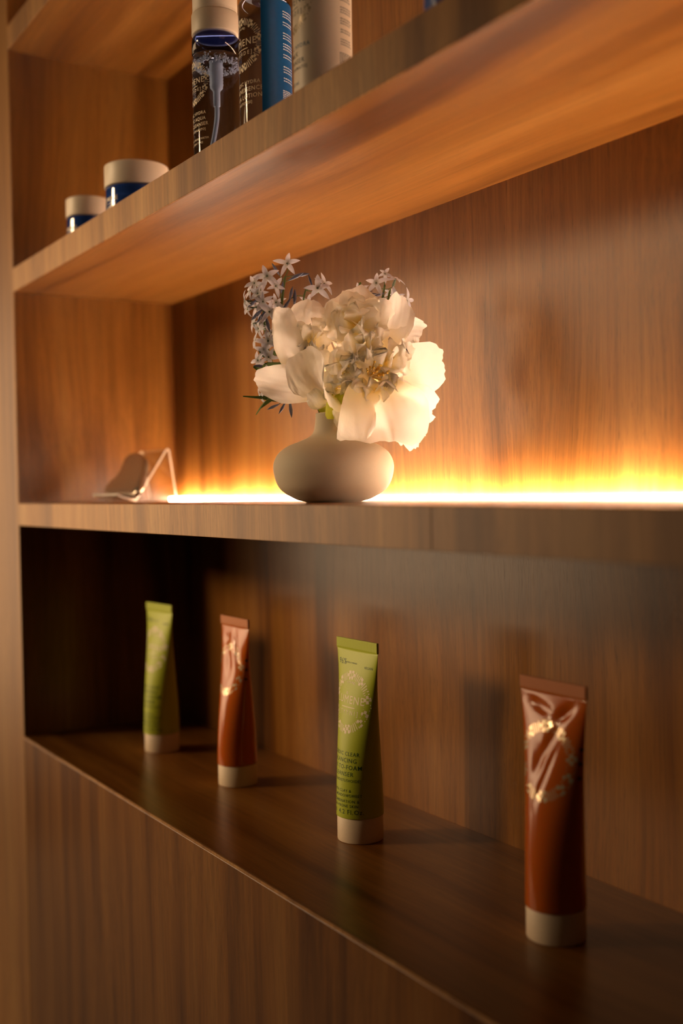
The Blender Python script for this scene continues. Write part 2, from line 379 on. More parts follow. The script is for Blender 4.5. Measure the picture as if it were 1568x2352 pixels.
# ------------------------------------------------------------------ bottles on the upper shelf
def cyl_wrap(r, off=0.00008):
    return lambda s, z: ((r + off) * math.sin(s / r), -(r + off) * math.cos(s / r), z)
def fineprint(f, s0, s1, zs, seed):
    """Rows of unreadably small print as broken dashes."""
    rnd = random.Random(seed)
    for z in zs:
        x = s0
        while x < s1:
            wd = rnd.uniform(0.0008, 0.0024)
            if x + wd > s1: break
            f.bar(x, x + wd, z, z + 0.00075, 2); x += wd + 0.0005
M['liquid'] = thin_clear('clear_liquid_plastic', (0.60, 0.66, 0.80), 0.03)
M['blue_clear'] = thin_clear('blue_clear_plastic', (0.24, 0.30, 0.52), 0.06)
M['pump'] = principled('milky_pump_plastic', (0.80, 0.86, 0.92), 0.3)
M['foam'] = principled('foam_bubbles', (0.90, 0.93, 0.97), 0.15)
M['blue_label'] = speckled('blue_label_film', (0.008, 0.115, 0.36), 0.35, 0.06, 300)
M['milk'] = speckled('warm_white_plastic', (0.78, 0.66, 0.50), 0.42, 0.03, 900)
M['white_cap'] = speckled('cream_cap_plastic', (0.80, 0.69, 0.54), 0.45, 0.03, 900)

r = 0.0208
b = thing('foaming_bottle', 'clear foam pump bottle with white collar beside the jars on the upper shelf', 'bottle', (0.4988, 0.038, Z2T), math.radians(-6), 'bottles on the upper shelf')
lathe('bottle_body', smooth_profile([(r - 0.003, 0), (r - 0.0006, 0.0008), (r, 0.003), (r, 0.05), (r, 0.0970)], 4) + [(r - 0.0002, 0.0974)], M['liquid'], b, 72)
lathe('bottle_shoulder', [(r, 0.0976), (r, 0.1105), (r - 0.0005, 0.1130), (r - 0.0020, 0.1148), (r - 0.0040, 0.1156)], M['blue_clear'], b, 72)
rnd = random.Random(8); V = []; F = []
ico = bmesh.new(); bmesh.ops.create_icosphere(ico, subdivisions=1, radius=1); iv = [v.co.copy() for v in ico.verts]; ifc = [tuple(v.index for v in f.verts) for f in ico.faces]; ico.free()
for i in range(420):
    a = rnd.uniform(0, 2 * PI); q = rnd.uniform(0.0004, 0.0011); rr = r - 0.0016 - rnd.random() ** 2 * 0.004
    zz = 0.0890 + abs(rnd.gauss(0, 0.0032)); zz = min(zz, 0.0962)
    k = len(V); V += [Vector((rr * math.cos(a), rr * math.sin(a), zz)) + v * q for v in iv]; F += [tuple(j + k for j in f) for f in ifc]
fo = mesh_obj('foam_layer', V, F, M['foam'], b, True); fo['kind'] = 'stuff'
pu = lathe('pump', [(0.0030, 0.0560), (0.0031, 0.0680), (0.0036, 0.0695), (0.0055, 0.0715)] + [(0.0057 + (0.0004 if i % 2 else 0), 0.0735 + i * 0.0013) for i in range(15)] + [(0.0062, 0.0945)], M['pump'], b, 32)
path = smooth_profile([(0, 0, 0.057), (0.0002, 0, 0.048), (-0.002, -0.001, 0.036), (-0.0055, -0.003, 0.022), (-0.0085, -0.005, 0.010), (-0.010, -0.006, 0.003)], 5)
d_ = mesh_obj('dip_tube', *tube_geo(path, 0.0021, 12), M['pump'], b, True)
lathe('collar', [(r - 0.003, 0.1158), (r - 0.0006, 0.1160), (r - 0.0002, 0.1170), (r - 0.0002, 0.1330), (r - 0.0008, 0.1342), (r - 0.0030, 0.1345)], M['white_cap'], b, 72)
lathe('overcap', [(r - 0.0012, 0.1346), (r - 0.0010, 0.1355), (r - 0.0016, 0.1370), (r - 0.0013, 0.1375), (r - 0.0013, 0.1690), (r - 0.003, 0.1715), (r - 0.007, 0.1722)], M['white_cap'], b, 72)
f = Flat(); f.emblem(0, 0.0720, 0.0190); f.brandmark(0, 0.0725, 0.0190, '[LÄHDE]'); mesh_obj('printed_emblem', *f.wrap(cyl_wrap(r)), M['print_cream'], b)
print_lines([(s, q, 0, z) for s, q, z in (('NORDIC HYDRA', 0.0038, 0.0440), ('ARCTIC AQUA', 0.0042, 0.0390), ('FOAM CLEANSER', 0.0042, 0.0342), ('[PUHDISTUSVAAHTO]', 0.0028, 0.0300), ('WITH ARCTIC SPRING WATER', 0.0024, 0.0225), ('FOR ALL SKIN TYPES', 0.0024, 0.0190))], cyl_wrap(r), M['print_cream'], b, 1.1)

r = 0.0212
b = thing('lotion_bottle', 'clear lotion bottle with blue back label between foam bottle and cream bottle', 'bottle', (0.5882, 0.038, Z2T), 0, 'bottles on the upper shelf')
lathe('bottle_body', [(r - 0.003, 0), (r - 0.0006, 0.0007), (r, 0.003), (r, 0.1075), (r - 0.0006, 0.1098), (r - 0.0024, 0.1116), (r - 0.006, 0.1124)], M['liquid'], b, 72)
lathe('neck', [(0.010, 0.1125), (0.010, 0.1165)], M['orange_seal'], b, 48)
lathe('cap', [(0.0168, 0.1166), (0.0172, 0.1172), (0.0172, 0.1400), (0.0165, 0.1410)], M['white_cap'], b, 64)
V = []; F = []; n = 48; rr = r + 0.00012
for i in range(n + 1):
    a = math.radians(53 + 132 * i / n)
    V += [(rr * math.sin(a), -rr * math.cos(a), 0.0035), (rr * math.sin(a), -rr * math.cos(a), 0.1070)]
for i in range(n): F.append((2 * i, 2 * i + 2, 2 * i + 3, 2 * i + 1))
lab = mesh_obj('back_label', V, F, M['blue_label'], b, True)
f = Flat(); s0 = math.radians(104) * r
for blk in ((0.0985, 3), (0.090, 2), (0.0815, 3), (0.073, 3), (0.0645, 2), (0.055, 3), (0.046, 2)):
    fineprint(f, s0, s0 + 0.014, [blk[0] - 0.0021 * j for j in range(blk[1])], int(blk[0] * 1e4))
fineprint(f, s0 - 0.001, s0 + 0.013, [0.036 - 0.0014 * j for j in range(9)], 77)
x = mesh_obj('fine_print', *f.wrap(cyl_wrap(rr)), M['white_print'], lab); x['kind'] = 'stuff'
f = Flat(); f.emblem(0, 0.0735, 0.0212); f.brandmark(0, 0.0740, 0.0212, '[LÄHDE]'); mesh_obj('printed_emblem', *f.wrap(cyl_wrap(r)), M['print_cream'], b)
print_lines([('VEGAN', 0.0032, 0.024, 0.1010)] + [(s, q, 0.0015, z) for s, q, z in (('NORDIC HYDRA', 0.0040, 0.0415), ('LUMENESSENCE', 0.0048, 0.0360), ('AQUA LOTION', 0.0048, 0.0305), ('[HOITOVESI]', 0.0030, 0.0262))], cyl_wrap(r), M['print_cream'], b, 1.15)

r = 0.0218
b = thing('cleanser_bottle', 'opaque cream coloured cleanser bottle with dark lettering on the upper shelf', 'bottle', (0.6765, 0.038, Z2T), math.radians(-17), 'bottles on the upper shelf')
lathe('bottle_body', [(r - 0.003, 0), (r - 0.0006, 0.0007), (r, 0.003), (r, 0.128), (r - 0.001, 0.131), (r - 0.005, 0.134), (0.010, 0.135)], M['milk'], b, 72)
lathe('cap', [(0.0150, 0.1352), (0.0155, 0.1360), (0.0155, 0.160), (0.0150, 0.161)], M['white_cap'], b, 64)
f = Flat(); f.emblem(0, 0.0745, 0.0222)
mesh_obj('printed_emblem', *f.wrap(cyl_wrap(r)), M['foil'], b)
f = Flat(); f.brandmark(0, 0.0750, 0.0222, '[LÄHDE]'); mesh_obj('printed_brand', *f.wrap(cyl_wrap(r)), M['print_dark'], b)
print_lines([(s, q, 0.0015, z) for s, q, z in (('MILK', 0.0048, 0.0355), ('CLEANSER', 0.0048, 0.0300), ('[PUHDISTUSMAITO]', 0.0030, 0.0258))], cyl_wrap(r), M['print_dark'], b, 1.15)
f = Flat()
s0 = math.radians(112) * r
for z, k in ((0.083, 3), (0.075, 2), (0.068, 3), (0.060, 3), (0.052, 2), (0.045, 3)): fineprint(f, s0, s0 + 0.013, [z - 0.0018 * j for j in range(k)], int(z * 1e4))
fineprint(f, s0 - 0.001, s0 + 0.013, [0.035 - 0.0014 * j for j in range(12)], 5)
fp = mesh_obj('fine_print', *f.wrap(cyl_wrap(r)), M['print_dark'], b); fp['kind'] = 'stuff'
print_lines([('NORDIC HYDRA', 0.0042, 0.0015, 0.0410), ('200 ml', 0.0040, 0.0015, 0.0150)], cyl_wrap(r), M['blue_print'], b)

r = 0.0212
b = thing('blue_bottle', 'small glimpse of a blue bottle base at the top edge above upper shelf', 'bottle', (0.8420, 0.034, Z2T), 0, 'bottles on the upper shelf')
M['blue_solid'] = principled('blue_bottle_plastic', (0.03, 0.10, 0.42), 0.25)
lathe('bottle_body', [(r - 0.003, 0), (r - 0.0006, 0.0007), (r, 0.003), (r, 0.1075), (r - 0.0024, 0.1116), (r - 0.006, 0.1124)], M['blue_solid'], b, 64)
lathe('cap', [(0.0150, 0.1126), (0.0155, 0.1136), (0.0155, 0.136), (0.0150, 0.137)], M['white_cap'], b, 64)

# ------------------------------------------------------------------ cream jars
M['jar_blue'] = principled('blue_jar_glass', (0.018, 0.065, 0.32), 0.08, Coat_Weight=0.6, Coat_Roughness=0.03, Transmission_Weight=0.25)
def jar(label, loc, r, h, lid, rz):
    t = thing('cream_jar', label, 'jar', loc, rz, 'blue cream jars on the upper shelf')
    hb = h - lid
    lathe('jar_body', smooth_profile([(r * 0.80, 0), (r * 0.93, 0.0006), (r * 0.965, 0.003), (r * 0.97, hb * 0.5), (r * 0.96, hb - 0.002)], 4) + [(r * 0.90, hb - 0.0004)], M['jar_blue'], t, 72)
    lathe('lid', [(r * 0.93, hb - 0.0002), (r * 0.99, hb), (r, hb + 0.0008), (r, h - 0.0022), (r * 0.992, h - 0.0008), (r * 0.96, h - 0.0001), (r * 0.5, h)], M['white_cap'], t, 80)
    f = Flat(); rb = r * 0.97
    f.bar(-0.010, 0.010, hb * 0.33, hb * 0.33 + 0.0004); mesh_obj('printed_rule', *f.wrap(cyl_wrap(rb)), M['print_cream'], t)
    print_lines([('LUMENE', 0.0060, 0.0, hb * 0.42), ('[LÄHDE]', 0.0036, 0.0, hb * 0.16)], cyl_wrap(rb), M['print_cream'], t)
jar('smaller blue jar with cream lid closest to the left side panel', (0.1700, 0.038, Z2T), 0.0250, 0.0490, 0.0205, math.radians(8))
jar('larger blue jar with wide cream lid beside the smaller jar', (0.3120, 0.038, Z2T), 0.0322, 0.0500, 0.0225, math.radians(8))

# ------------------------------------------------------------------ facial massage stone on its acrylic stand
M['acrylic'] = thin_clear('clear_acrylic', (0.95, 0.95, 0.93), 0.04)
M['acrylic_edge'] = principled('cut_acrylic_edge', (0.85, 0.80, 0.70), 0.3, Transmission_Weight=0.3)
st = thing('acrylic_stand', 'bent clear acrylic display stand behind the grey massage stone', 'stand', (0.14, 0.10, Z1T))
def sheet(name, prof, th, x0, x1, mat, parent):
    P = [Vector(p) for p in prof]; A = []; B = []
    for i, p in enumerate(P):
        ds = []
        if i > 0: ds.append((p - P[i - 1]).normalized())
        if i < len(P) - 1: ds.append((P[i + 1] - p).normalized())
        n = sum((Vector((-d.y, d.x)) for d in ds), Vector((0, 0))).normalized()
        k = th / 2 / max(0.5, n.dot(Vector((-ds[0].y, ds[0].x)))); A.append(p + n * k); B.append(p - n * k)
    loop = A + B[::-1]; n = len(loop); V = [(x0, q.x, q.y) for q in loop] + [(x1, q.x, q.y) for q in loop]; F = []
    m = len(P); mi = [0] * n + [1] * (2 * (m - 1)); mi[m - 1] = 1; mi[n - 1] = 1
    for i in range(n): j = (i + 1) % n; F.append((i, j, n + j, n + i))
    for i in range(m - 1):
        a, b_, c, d = i, i + 1, n - 2 - i, n - 1 - i
        F.append((d, c, b_, a)); F.append((n + a, n + b_, n + c, n + d))
    return mesh_obj(name, V, F, mat, parent, False, mi)
y0 = -0.100
sheet('bent_sheet', [(0.060 + y0, 0.0090), (0.0665 + y0, 0.0062), (0.082 + y0, 0.0020), (0.0845 + y0, 0.0046), (0.1205 + y0, 0.0590), (0.1225 + y0, 0.0606), (0.1245 + y0, 0.0590), (0.1330 + y0, 0.0002)], 0.0020, -0.040, 0.040, [M['acrylic'], M['acrylic_edge']], st)
M['steel'] = principled('grey_polished_stone', (0.50, 0.43, 0.36), 0.24, Metallic=0.85)
out = [(0.1147, 0.0629), (0.1326, 0.0599), (0.1535, 0.0508), (0.1691, 0.0403), (0.1825, 0.0276), (0.1904, 0.0177), (0.1945, 0.0078), (0.1915, 0.0020), (0.1835, 0.0004), (0.1613, 0.0008), (0.1264, 0.0016), (0.0980, 0.0044), (0.0847, 0.0083), (0.0831, 0.0135), (0.0885, 0.0212), (0.0985, 0.0281), (0.0990, 0.0371), (0.0922, 0.0478), (0.0885, 0.0562), (0.0977, 0.0616)]
out = smooth_profile(out + [out[0]], 4)[:-1]
cx_, cs_ = 0.1376, 0.027
V = []; F = []; n = len(out); rings = [(0.72, 0.0038), (0.94, 0.0037), (0.985, 0.0030), (1.0, 0.0012), (1.0, -0.0012), (0.985, -0.0030), (0.94, -0.0037), (0.72, -0.0038)]
nn = Vector((0, -0.825, 0.564)); ss = Vector((0, 0.564, 0.825)); P0 = Vector((0.1376, 0.082, 0.2930)) + nn * 0.0056
for k, h in rings:
    for (x, s) in out: V.append(Vector(((x - cx_) * k, 0, 0)) + ss * ((s - cs_) * k + cs_) + nn * h)
for i in range(len(rings) - 1):
    for k in range(n): k2 = (k + 1) % n; F.append((i * n + k, i * n + k2, (i + 1) * n + k2, (i + 1) * n + k))
F.append(tuple(range(n))[::-1]); F.append(tuple(range((len(rings) - 1) * n, len(rings) * n)))
so = mesh_obj('massage_stone', V, F, M['steel'], None, True); so.location = P0
so['label'] = 'grey heart-lobed facial massage stone leaning on the clear stand'; so['category'] = 'massage stone'

# ------------------------------------------------------------------ vase
U = 0.9311 / 2557.81
M['ceramic'] = speckled('beige_ceramic', (0.57, 0.49, 0.36), 0.75, 0.06, 2500, bump=0.15)
VP = Vector((0.5913, 0.0935, Z1T))
prof = smooth_profile([(62, 0), (66, 1.5), (91, 9), (125, 34), (138.5, 76), (130.5, 107), (108, 127), (74, 141), (53, 151), (44, 163), (40, 186), (39, 202)], 6)
prof = [(a * U, z_ * U) for a, z_ in prof] + [(38.2 * U, 203.6 * U), (36 * U, 204 * U), (33 * U, 202.5 * U), (32 * U, 190 * U), (33 * U, 165 * U), (60 * U, 140 * U), (100 * U, 110 * U), (110 * U, 76 * U), (60 * U, 20 * U)]
vs = thing('vase', 'squat round beige ceramic vase with narrow neck on the lit shelf', 'vase', VP)
lathe('vase_body', prof, M['ceramic'], vs, 96)

# ------------------------------------------------------------------ bouquet frame: a to the right of the lens, b up, c out towards the room; unit U
RT = Vector((0.5331, 0.8460, 0.0)); FO = Vector((0.8460, -0.5331, 0.0)); UPV = Vector((0, 0, 1))
def q3(x, y, c=0.0):                        # bouquet coordinates, measured from the vase's mouth, to metres around the vase axis
    return (RT * (x - 766) + UPV * (1153 - y) + FO * c) * U
def petal_material(name, tipc, basec, trans=0.5):
    m = bpy.data.materials.new(name); m.use_nodes = True; nt = m.node_tree; L = nt.links.new
    for nd in list(nt.nodes):
        if nd.type != 'OUTPUT_MATERIAL': nt.nodes.remove(nd)
    at = nt.nodes.new('ShaderNodeAttribute'); at.attribute_name = 'along'
    rp = nt.nodes.new('ShaderNodeValToRGB'); rp.color_ramp.elements[0].color = (*basec, 1); rp.color_ramp.elements[1].color = (*tipc, 1); rp.color_ramp.elements[1].position = 0.55
    L(at.outputs['Fac'], rp.inputs[0])
    tc = nt.nodes.new('ShaderNodeTexCoord'); n = nt.nodes.new('ShaderNodeTexNoise'); n.inputs['Scale'].default_value = 220; n.inputs['Detail'].default_value = 3
    L(tc.outputs['Object'], n.inputs['Vector']); bp = nt.nodes.new('ShaderNodeBump'); bp.inputs['Strength'].default_value = 0.25; bp.inputs['Distance'].default_value = 0.001; L(n.outputs[0], bp.inputs['Height'])
    d = nt.nodes.new('ShaderNodeBsdfDiffuse'); t = nt.nodes.new('ShaderNodeBsdfTranslucent'); g = nt.nodes.new('ShaderNodeBsdfGlossy'); g.inputs['Roughness'].default_value = 0.45
    for s in (d, t): L(rp.outputs[0], s.inputs[0]); L(bp.outputs[0], s.inputs['Normal'])
    a = nt.nodes.new('ShaderNodeMixShader'); a.inputs[0].default_value = trans; L(d.outputs[0], a.inputs[1]); L(t.outputs[0], a.inputs[2])
    c = nt.nodes.new('ShaderNodeMixShader'); c.inputs[0].default_value = 0.03; L(a.outputs[0], c.inputs[1]); L(g.outputs[0], c.inputs[2])
    L(c.outputs[0], nt.nodes['Material Output'].inputs[0]); return m
M['petal'] = petal_material('cream_petal', (0.97, 0.955, 0.90), (0.95, 0.86, 0.50), 0.55)
M['inner_petal'] = petal_material('pale_yellow_petal', (0.98, 0.965, 0.89), (0.96, 0.88, 0.52), 0.62)
M['star'] = petal_material('pale_blue_petal', (0.66, 0.66, 0.74), (0.55, 0.57, 0.48), 0.3)
M['bud'] = principled('slate_blue_bud', (0.13, 0.15, 0.24), 0.5)
M['leaf'] = principled('green_leaf', (0.11, 0.19, 0.04), 0.45, Subsurface_Weight=0.0)
M['lime'] = petal_material('lime_sepal', (0.55, 0.60, 0.05), (0.45, 0.55, 0.04), 0.5)
M['stem'] = principled('green_stem', (0.10, 0.15, 0.035), 0.5)
M['pollen'] = principled('yellow_stamen', (0.85, 0.58, 0.10), 0.6)

def petal_geo(ctrl, wdir, width, cup=0.25, ruffle=0.05, notch=0.06, seed=0, nu=16, nv=14, base=0.30, round_=0.42, twist=0.0, vein=0.012):
    """ctrl: points from base to tip (bouquet coords), wdir: across direction, cup>0 bends the sides along +normal."""
    rnd = random.Random(seed); C = smooth_profile(ctrl, 8); C = [q3(*p) for p in C]; n = len(C)
    W = (RT * wdir[0] + UPV * wdir[1] + FO * wdir[2]).normalized(); Wd = width * U
    ph = [rnd.uniform(0, 6.28) for _ in range(6)]; V = []; F = []; al = []
    Ltot = sum((C[i + 1] - C[i]).length for i in range(n - 1))
    for i in range(nu + 1):
        for j in range(nv + 1):
            v = -1 + 2 * j / nv
            nt_ = notch * (0.7 * math.sin(5 * v + ph[0]) + 0.35 * math.sin(13 * v + ph[1]) + 0.22 * math.sin(29 * v + ph[2]) * math.sin(3 * v + ph[1]))
            u = i / nu * (1 - round_ * abs(v) ** 3.2 + nt_ * (i / nu) ** 3)
            u = max(0.0, min(1.06, u)); f = min(u, 0.9999) * (n - 1); k = int(f); t = f - k
            p = C[k].lerp(C[k + 1], t)
            if u > 1: p = p + (C[-1] - C[-2]).normalized() * (u - 1) * Ltot
            T = (C[min(k + 2, n - 1)] - C[max(k - 1, 0)]).normalized()
            Wl = (W - T * W.dot(T)).normalized(); N = Wl.cross(T).normalized()
            if twist: 
                a = twist * u; Wl, N = Wl * math.cos(a) + N * math.sin(a), N * math.cos(a) - Wl * math.sin(a)
            hw = Wd / 2 * (base + (1 - base) * math.sin(min(1.0, u * 1.45) * PI / 2))
            rf = ruffle * Wd * u * u * (math.sin(5 * v + ph[3] + 2 * u) * 0.6 + math.sin(11 * v + ph[4]) * 0.4 * abs(v)) + vein * Wd * math.sin(26 * v + ph[5]) * u
            wr = noise.noise((p + Wl * hw * v) * 170 + Vector((seed * 3.1, 0, 0))) * min(0.0012, Wd * 0.045) * u + noise.noise((p + Wl * hw * v) * 420 + Vector((seed, 0, 0))) * min(0.0004, Wd * 0.012) * u
            V.append(p + Wl * hw * v * (1 - 0.15 * abs(cup) * v * v) + N * (cup * hw * v * v + rf + wr)); al.append(min(1, u))
    for i in range(nu):
        for j in range(nv):
            a = i * (nv + 1) + j; F.append((a, a + 1, a + nv + 2, a + nv + 1))
    return V, F, al
def add_petal(name, geo, mat, parent):
    V, F, al = geo; o = mesh_obj(name, V, F, mat, parent, True)
    at = o.data.attributes.new('along', 'FLOAT', 'POINT'); at.data.foreach_set('value', al); return o

peony = thing('peony', 'large open cream white peony bloom leaning out of the vase', 'flower', VP)
def st_path(*pts): return [q3(*p) for p in smooth_profile(pts, 6)]
mesh_obj('stem', *tube_geo(st_path((775, 1120, -10), (764, 1000, 0), (772, 950, 8), (800, 905, 14), (836, 880, 18)), [2.4e-3] * 25, 10), M['stem'], peony, True)
GP = [  # guard petals: control points, across direction, width, cup, ruffle, notch
    ([(760, 905, 5), (705, 893, 32), (645, 882, 30), (592, 868, 8)], (0.15, 1, 0.25), 96, -0.22, 0.03, 0.035),          # lower left
    ([(770, 905, 10), (690, 868, 30), (650, 790, 34), (646, 706, 16)], (0.80, 0.10, 0.60), 105, -0.75, 0.02, 0.03),     # left cupped
    ([(780, 870, -20), (725, 790, -25), (715, 725, -12), (722, 694, 18)], (1, 0.12, 0.15), 125, 0.55, 0.03, 0.02),      # behind left rosette
    ([(815, 918, 26), (762, 912, 66), (722, 872, 84), (701, 815, 78)], (0.80, -0.55, 0.25), 122, 0.42, 0.02, 0.03),     # front left scoop
    ([(865, 892, -6), (930, 868, 10), (985, 846, 6), (1022, 826, -12)], (-0.25, 0.95, 0.2), 132, 0.14, 0.03, 0.05),     # right
    ([(850, 880, 30), (868, 935, 74), (885, 985, 80), (892, 1022, 62)], (0.97, -0.18, 0.10), 232, -0.30, 0.035, 0.06),  # bottom
    ([(880, 896, 4), (930, 915, 26), (972, 935, 26), (1000, 950, 10)], (-0.35, 0.90, 0.2), 92, -0.15, 0.04, 0.08),      # lower right
    ([(895, 930, 20), (920, 975, 48), (938, 1005, 50), (944, 1032, 40)], (0.9, 0.2, -0.1), 84, -0.25, 0.06, 0.16),       # ragged lower right
    ([(830, 860, -34), (828, 770, -36), (824, 705, -14), (822, 671, 14)], (1, 0.02, 0.1), 168, 0.35, 0.05, 0.06),        # top
    ([(855, 860, -24), (893, 780, -24), (912, 725, -6), (916, 688, 18)], (0.9, 0.35, 0.1), 100, 0.35, 0.05, 0.10),       # top right
    ([(860, 870, -14), (915, 800, -14), (948, 768, -10), (975, 770, -4)], (0.5, 0.85, 0.1), 90, 0.25, 0.05, 0.07),       # right shoulder
    ([(790, 905, 10), (745, 930, 30), (735, 915, 50), (722, 900, 60)], (0.6, 0.7, 0.3), 60, -0.3, 0.04, 0.05),
    ([(830, 900, 20), (820, 945, 60), (812, 975, 66), (800, 996, 52)], (0.95, -0.25, 0.1), 110, -0.3, 0.04, 0.06),
]
for i, (c, wd, wi, cu, ru, no) in enumerate(GP):
    add_petal('petal', petal_geo(c, wd, wi, cu, ru, no, 100 + i, 20, 22), M['petal'], peony)
# inner ruffled petals crowd in lobes; each is rooted near the receptacle and curls over its lobe
rnd = random.Random(21)
def lobe(cx, cy, cc, rx, ry, n, ln, wmin, wmax, seed, root=(838, 872, 16)):
    rg = random.Random(seed)
    for i in range(n):
        a = 2.399 * i + rg.uniform(-0.3, 0.3); q = math.sqrt((i + 0.5) / n); ca, sa = math.cos(a), math.sin(a)
        def at(k, c): return (cx + rx * q * k * ca + rg.uniform(-3, 3), cy + ry * q * k * sa + rg.uniform(-3, 3), c + rg.uniform(-3, 3))
        top = cc + ln * (1 - 0.55 * q * q)
        ctrl = [at(0.10, cc - 6), at(0.45, cc + (top - cc) * 0.62), at(0.82, top), at(1.12, top - ln * 0.10 * q + rg.uniform(-6, 6))]
        w = (-sa + rg.uniform(-.25, .25), ca + rg.uniform(-.25, .25), rg.uniform(-.15, .15))
        add_petal('petal', petal_geo(ctrl, w, rg.uniform(wmin, wmax), rg.uniform(-0.1, 0.35), 0.05, 0.06, seed * 50 + i, 14, 14, base=0.35), M['inner_petal'], peony)
lobe(826, 752, 2, 84, 72, 16, 44, 62, 92, 1)      # tall upper dome
lobe(722, 785, 6, 44, 56, 11, 36, 40, 60, 2)      # left rosette inside the cupped petal
lobe(890, 838, 22, 66, 58, 14, 44, 46, 72, 3)     # centre right
lobe(800, 848, 26, 70, 52, 14, 44, 44, 66, 4)     # centre left
lobe(866, 905, 34, 82, 40, 11, 40, 48, 74, 5)     # lower front
lobe(782, 888, 22, 52, 36, 8, 34, 44, 62, 6)      # filler above the vase neck
lobe(842, 802, 40, 56, 44, 7, 34, 40, 60, 7)     # small petals between the lobes
sm = random.Random(3)
for i in range(16):
    a = sm.uniform(0, 6.28); q = sm.uniform(4, 30)
    x, y = 868 + q * math.cos(a), 862 + 0.7 * q * math.sin(a)
    mesh_obj('stamen', *tube_geo(st_path((842, 875, 18), (x * 0.5 + 425, y * 0.5 + 435, 55), (x, y, 84 + sm.uniform(-10, 10))), [0.0005] * 12 + [0.0011], 6), M['pollen'], peony, True)
for c, wd, wi in (([(800, 905, 40), (782, 920, 64), (768, 944, 58), (764, 966, 44)], (0.9, 0.3, 0.1), 44), ([(792, 905, -6), (765, 915, -8), (748, 930, -2), (745, 948, 4)], (0.8, 0.5, 0.1), 36)):
    add_petal('sepal', petal_geo(c, wd, wi, -0.3, 0.02, 0.01, 9, 10, 8), M['lime'], peony)
add_petal('leaf', petal_geo([(770, 948, 30), (782, 968, 36), (792, 986, 40), (797, 1003, 38)], (0.9, 0.3, 0.1), 12, -0.4, 0.0, 0.0, 3, 10, 6, round_=0.9), M['leaf'], peony)

# ------------------------------------------------------------------ blue star sprigs
def floret_mesh(kind, seed):
    rg = random.Random(seed); V = []; F = []; mi = []; al = []
    def put(v, f, m, a):
        k = len(V); V.extend(v); F.extend(tuple(i + k for i in q) for q in f); mi.extend([m] * len(f)); al.extend(a)
    if kind == 'star':
        for p in range(5):
            a = 2 * PI * p / 5 + rg.uniform(-.15, .15); L = rg.uniform(25, 33) * U; w = rg.uniform(4.6, 6.0) * U; lift = rg.uniform(-0.15, 0.5)
            d = Vector((math.cos(a), math.sin(a), 0)); s = Vector((-math.sin(a), math.cos(a), 0)); v = []; f = []; aa = []
            for i in range(8):
                t = i / 7; h = w * max(0.04, math.sin(PI * min(1, (0.12 + 0.88 * t) ** 0.85)) ** 0.8)
                c = d * L * t + Vector((0, 0, 1)) * L * (lift * t - 0.35 * t * t * (1 if lift > 0 else 0.3))
                v += [c - s * h + Vector((0, 0, h * .35)), c, c + s * h + Vector((0, 0, h * .35))]; aa += [0.15 + t] * 3
            for i in range(7): k = i * 3; f += [(k, k + 1, k + 4, k + 3), (k + 1, k + 2, k + 5, k + 4)]
            put(v, f, 0, aa)
        v, f = tube_geo([(0, 0, 0.0005), (0, 0, -6 * U), (0, 0, -16 * U), (0, 0, -22 * U)], [2.2 * U, 3.2 * U, 4.0 * U, 1.6 * U], 7); put(v, f, 1, [0] * len(v))
    else:
        v, f = tube_geo([(0, 0, 16 * U), (0, 0, 9 * U), (0, 0, 0), (0, 0, -12 * U), (0, 0, -20 * U)], [0.4 * U, 2.6 * U, 4.2 * U, 2.8 * U, 1.2 * U], 7); put(v, f, 2, [0] * len(v))
    me = bpy.data.meshes.new('floret'); me.from_pydata([tuple(v) for v in V], [], F)
    for m in (M['star'], M['tubegreen'], M['bud']): me.materials.append(m)
    me.polygons.foreach_set('material_index', mi); me.polygons.foreach_set('use_smooth', [True] * len(F))
    at = me.attributes.new('along', 'FLOAT', 'POINT'); at.data.foreach_set('value', al); me.update(); return me
M['tubegreen'] = principled('grey_green_tube', (0.11, 0.14, 0.085), 0.5)
STARS = [floret_mesh('star', s) for s in range(6)]; BUDS = [floret_mesh('bud', s) for s in range(2)]
def sprig(label, name, florets, buds, leaves, stems):
    t = thing(name, label, 'flower', VP, 0, 'blue star sprigs in the vase'); rg = random.Random(len(florets))
    for pts, rad in stems:
        p = st_path(*pts); mesh_obj('stem', *tube_geo(p, [rad * U] * len(p), 8), M['stem'], t, True)
    for kind, lst in (('s', florets), ('b', buds)):
        for i, (x, y, c, na, nb, nc, sc) in enumerate(lst):
            me = STARS[i % 6] if kind == 's' else BUDS[i % 2]
            o = bpy.data.objects.new('floret' if kind == 's' else 'bud', me); COL.objects.link(o); o.parent = t
            nrm = (RT * na + UPV * nb + FO * nc).normalized(); p = q3(x, y, c); o.location = p
            qt = nrm.to_track_quat('Z', 'Y'); o.rotation_mode = 'QUATERNION'; o.rotation_quaternion = qt @ Matrix.Rotation(rg.uniform(0, 6.28), 3, 'Z').to_quaternion(); o.scale = (sc, sc, sc)
            near = min((s for pts, _ in stems for s in st_path(*pts)), key=lambda s: (s - (p - nrm * 34 * U)).length)
            e0 = p - nrm * (21 if kind == 's' else 19) * U * sc
            mesh_obj('flower_stalk', *tube_geo([near, (near + e0) / 2 - nrm * 3 * U, e0], 1.1 * U, 6), M['stem'], t, True)
    for c, wd, wi in leaves:
        add_petal('leaf', petal_geo(c, wd, wi, 0.35, 0.01, 0.0, 5, 14, 6, base=0.15, round_=0.95), M['leaf'], t)
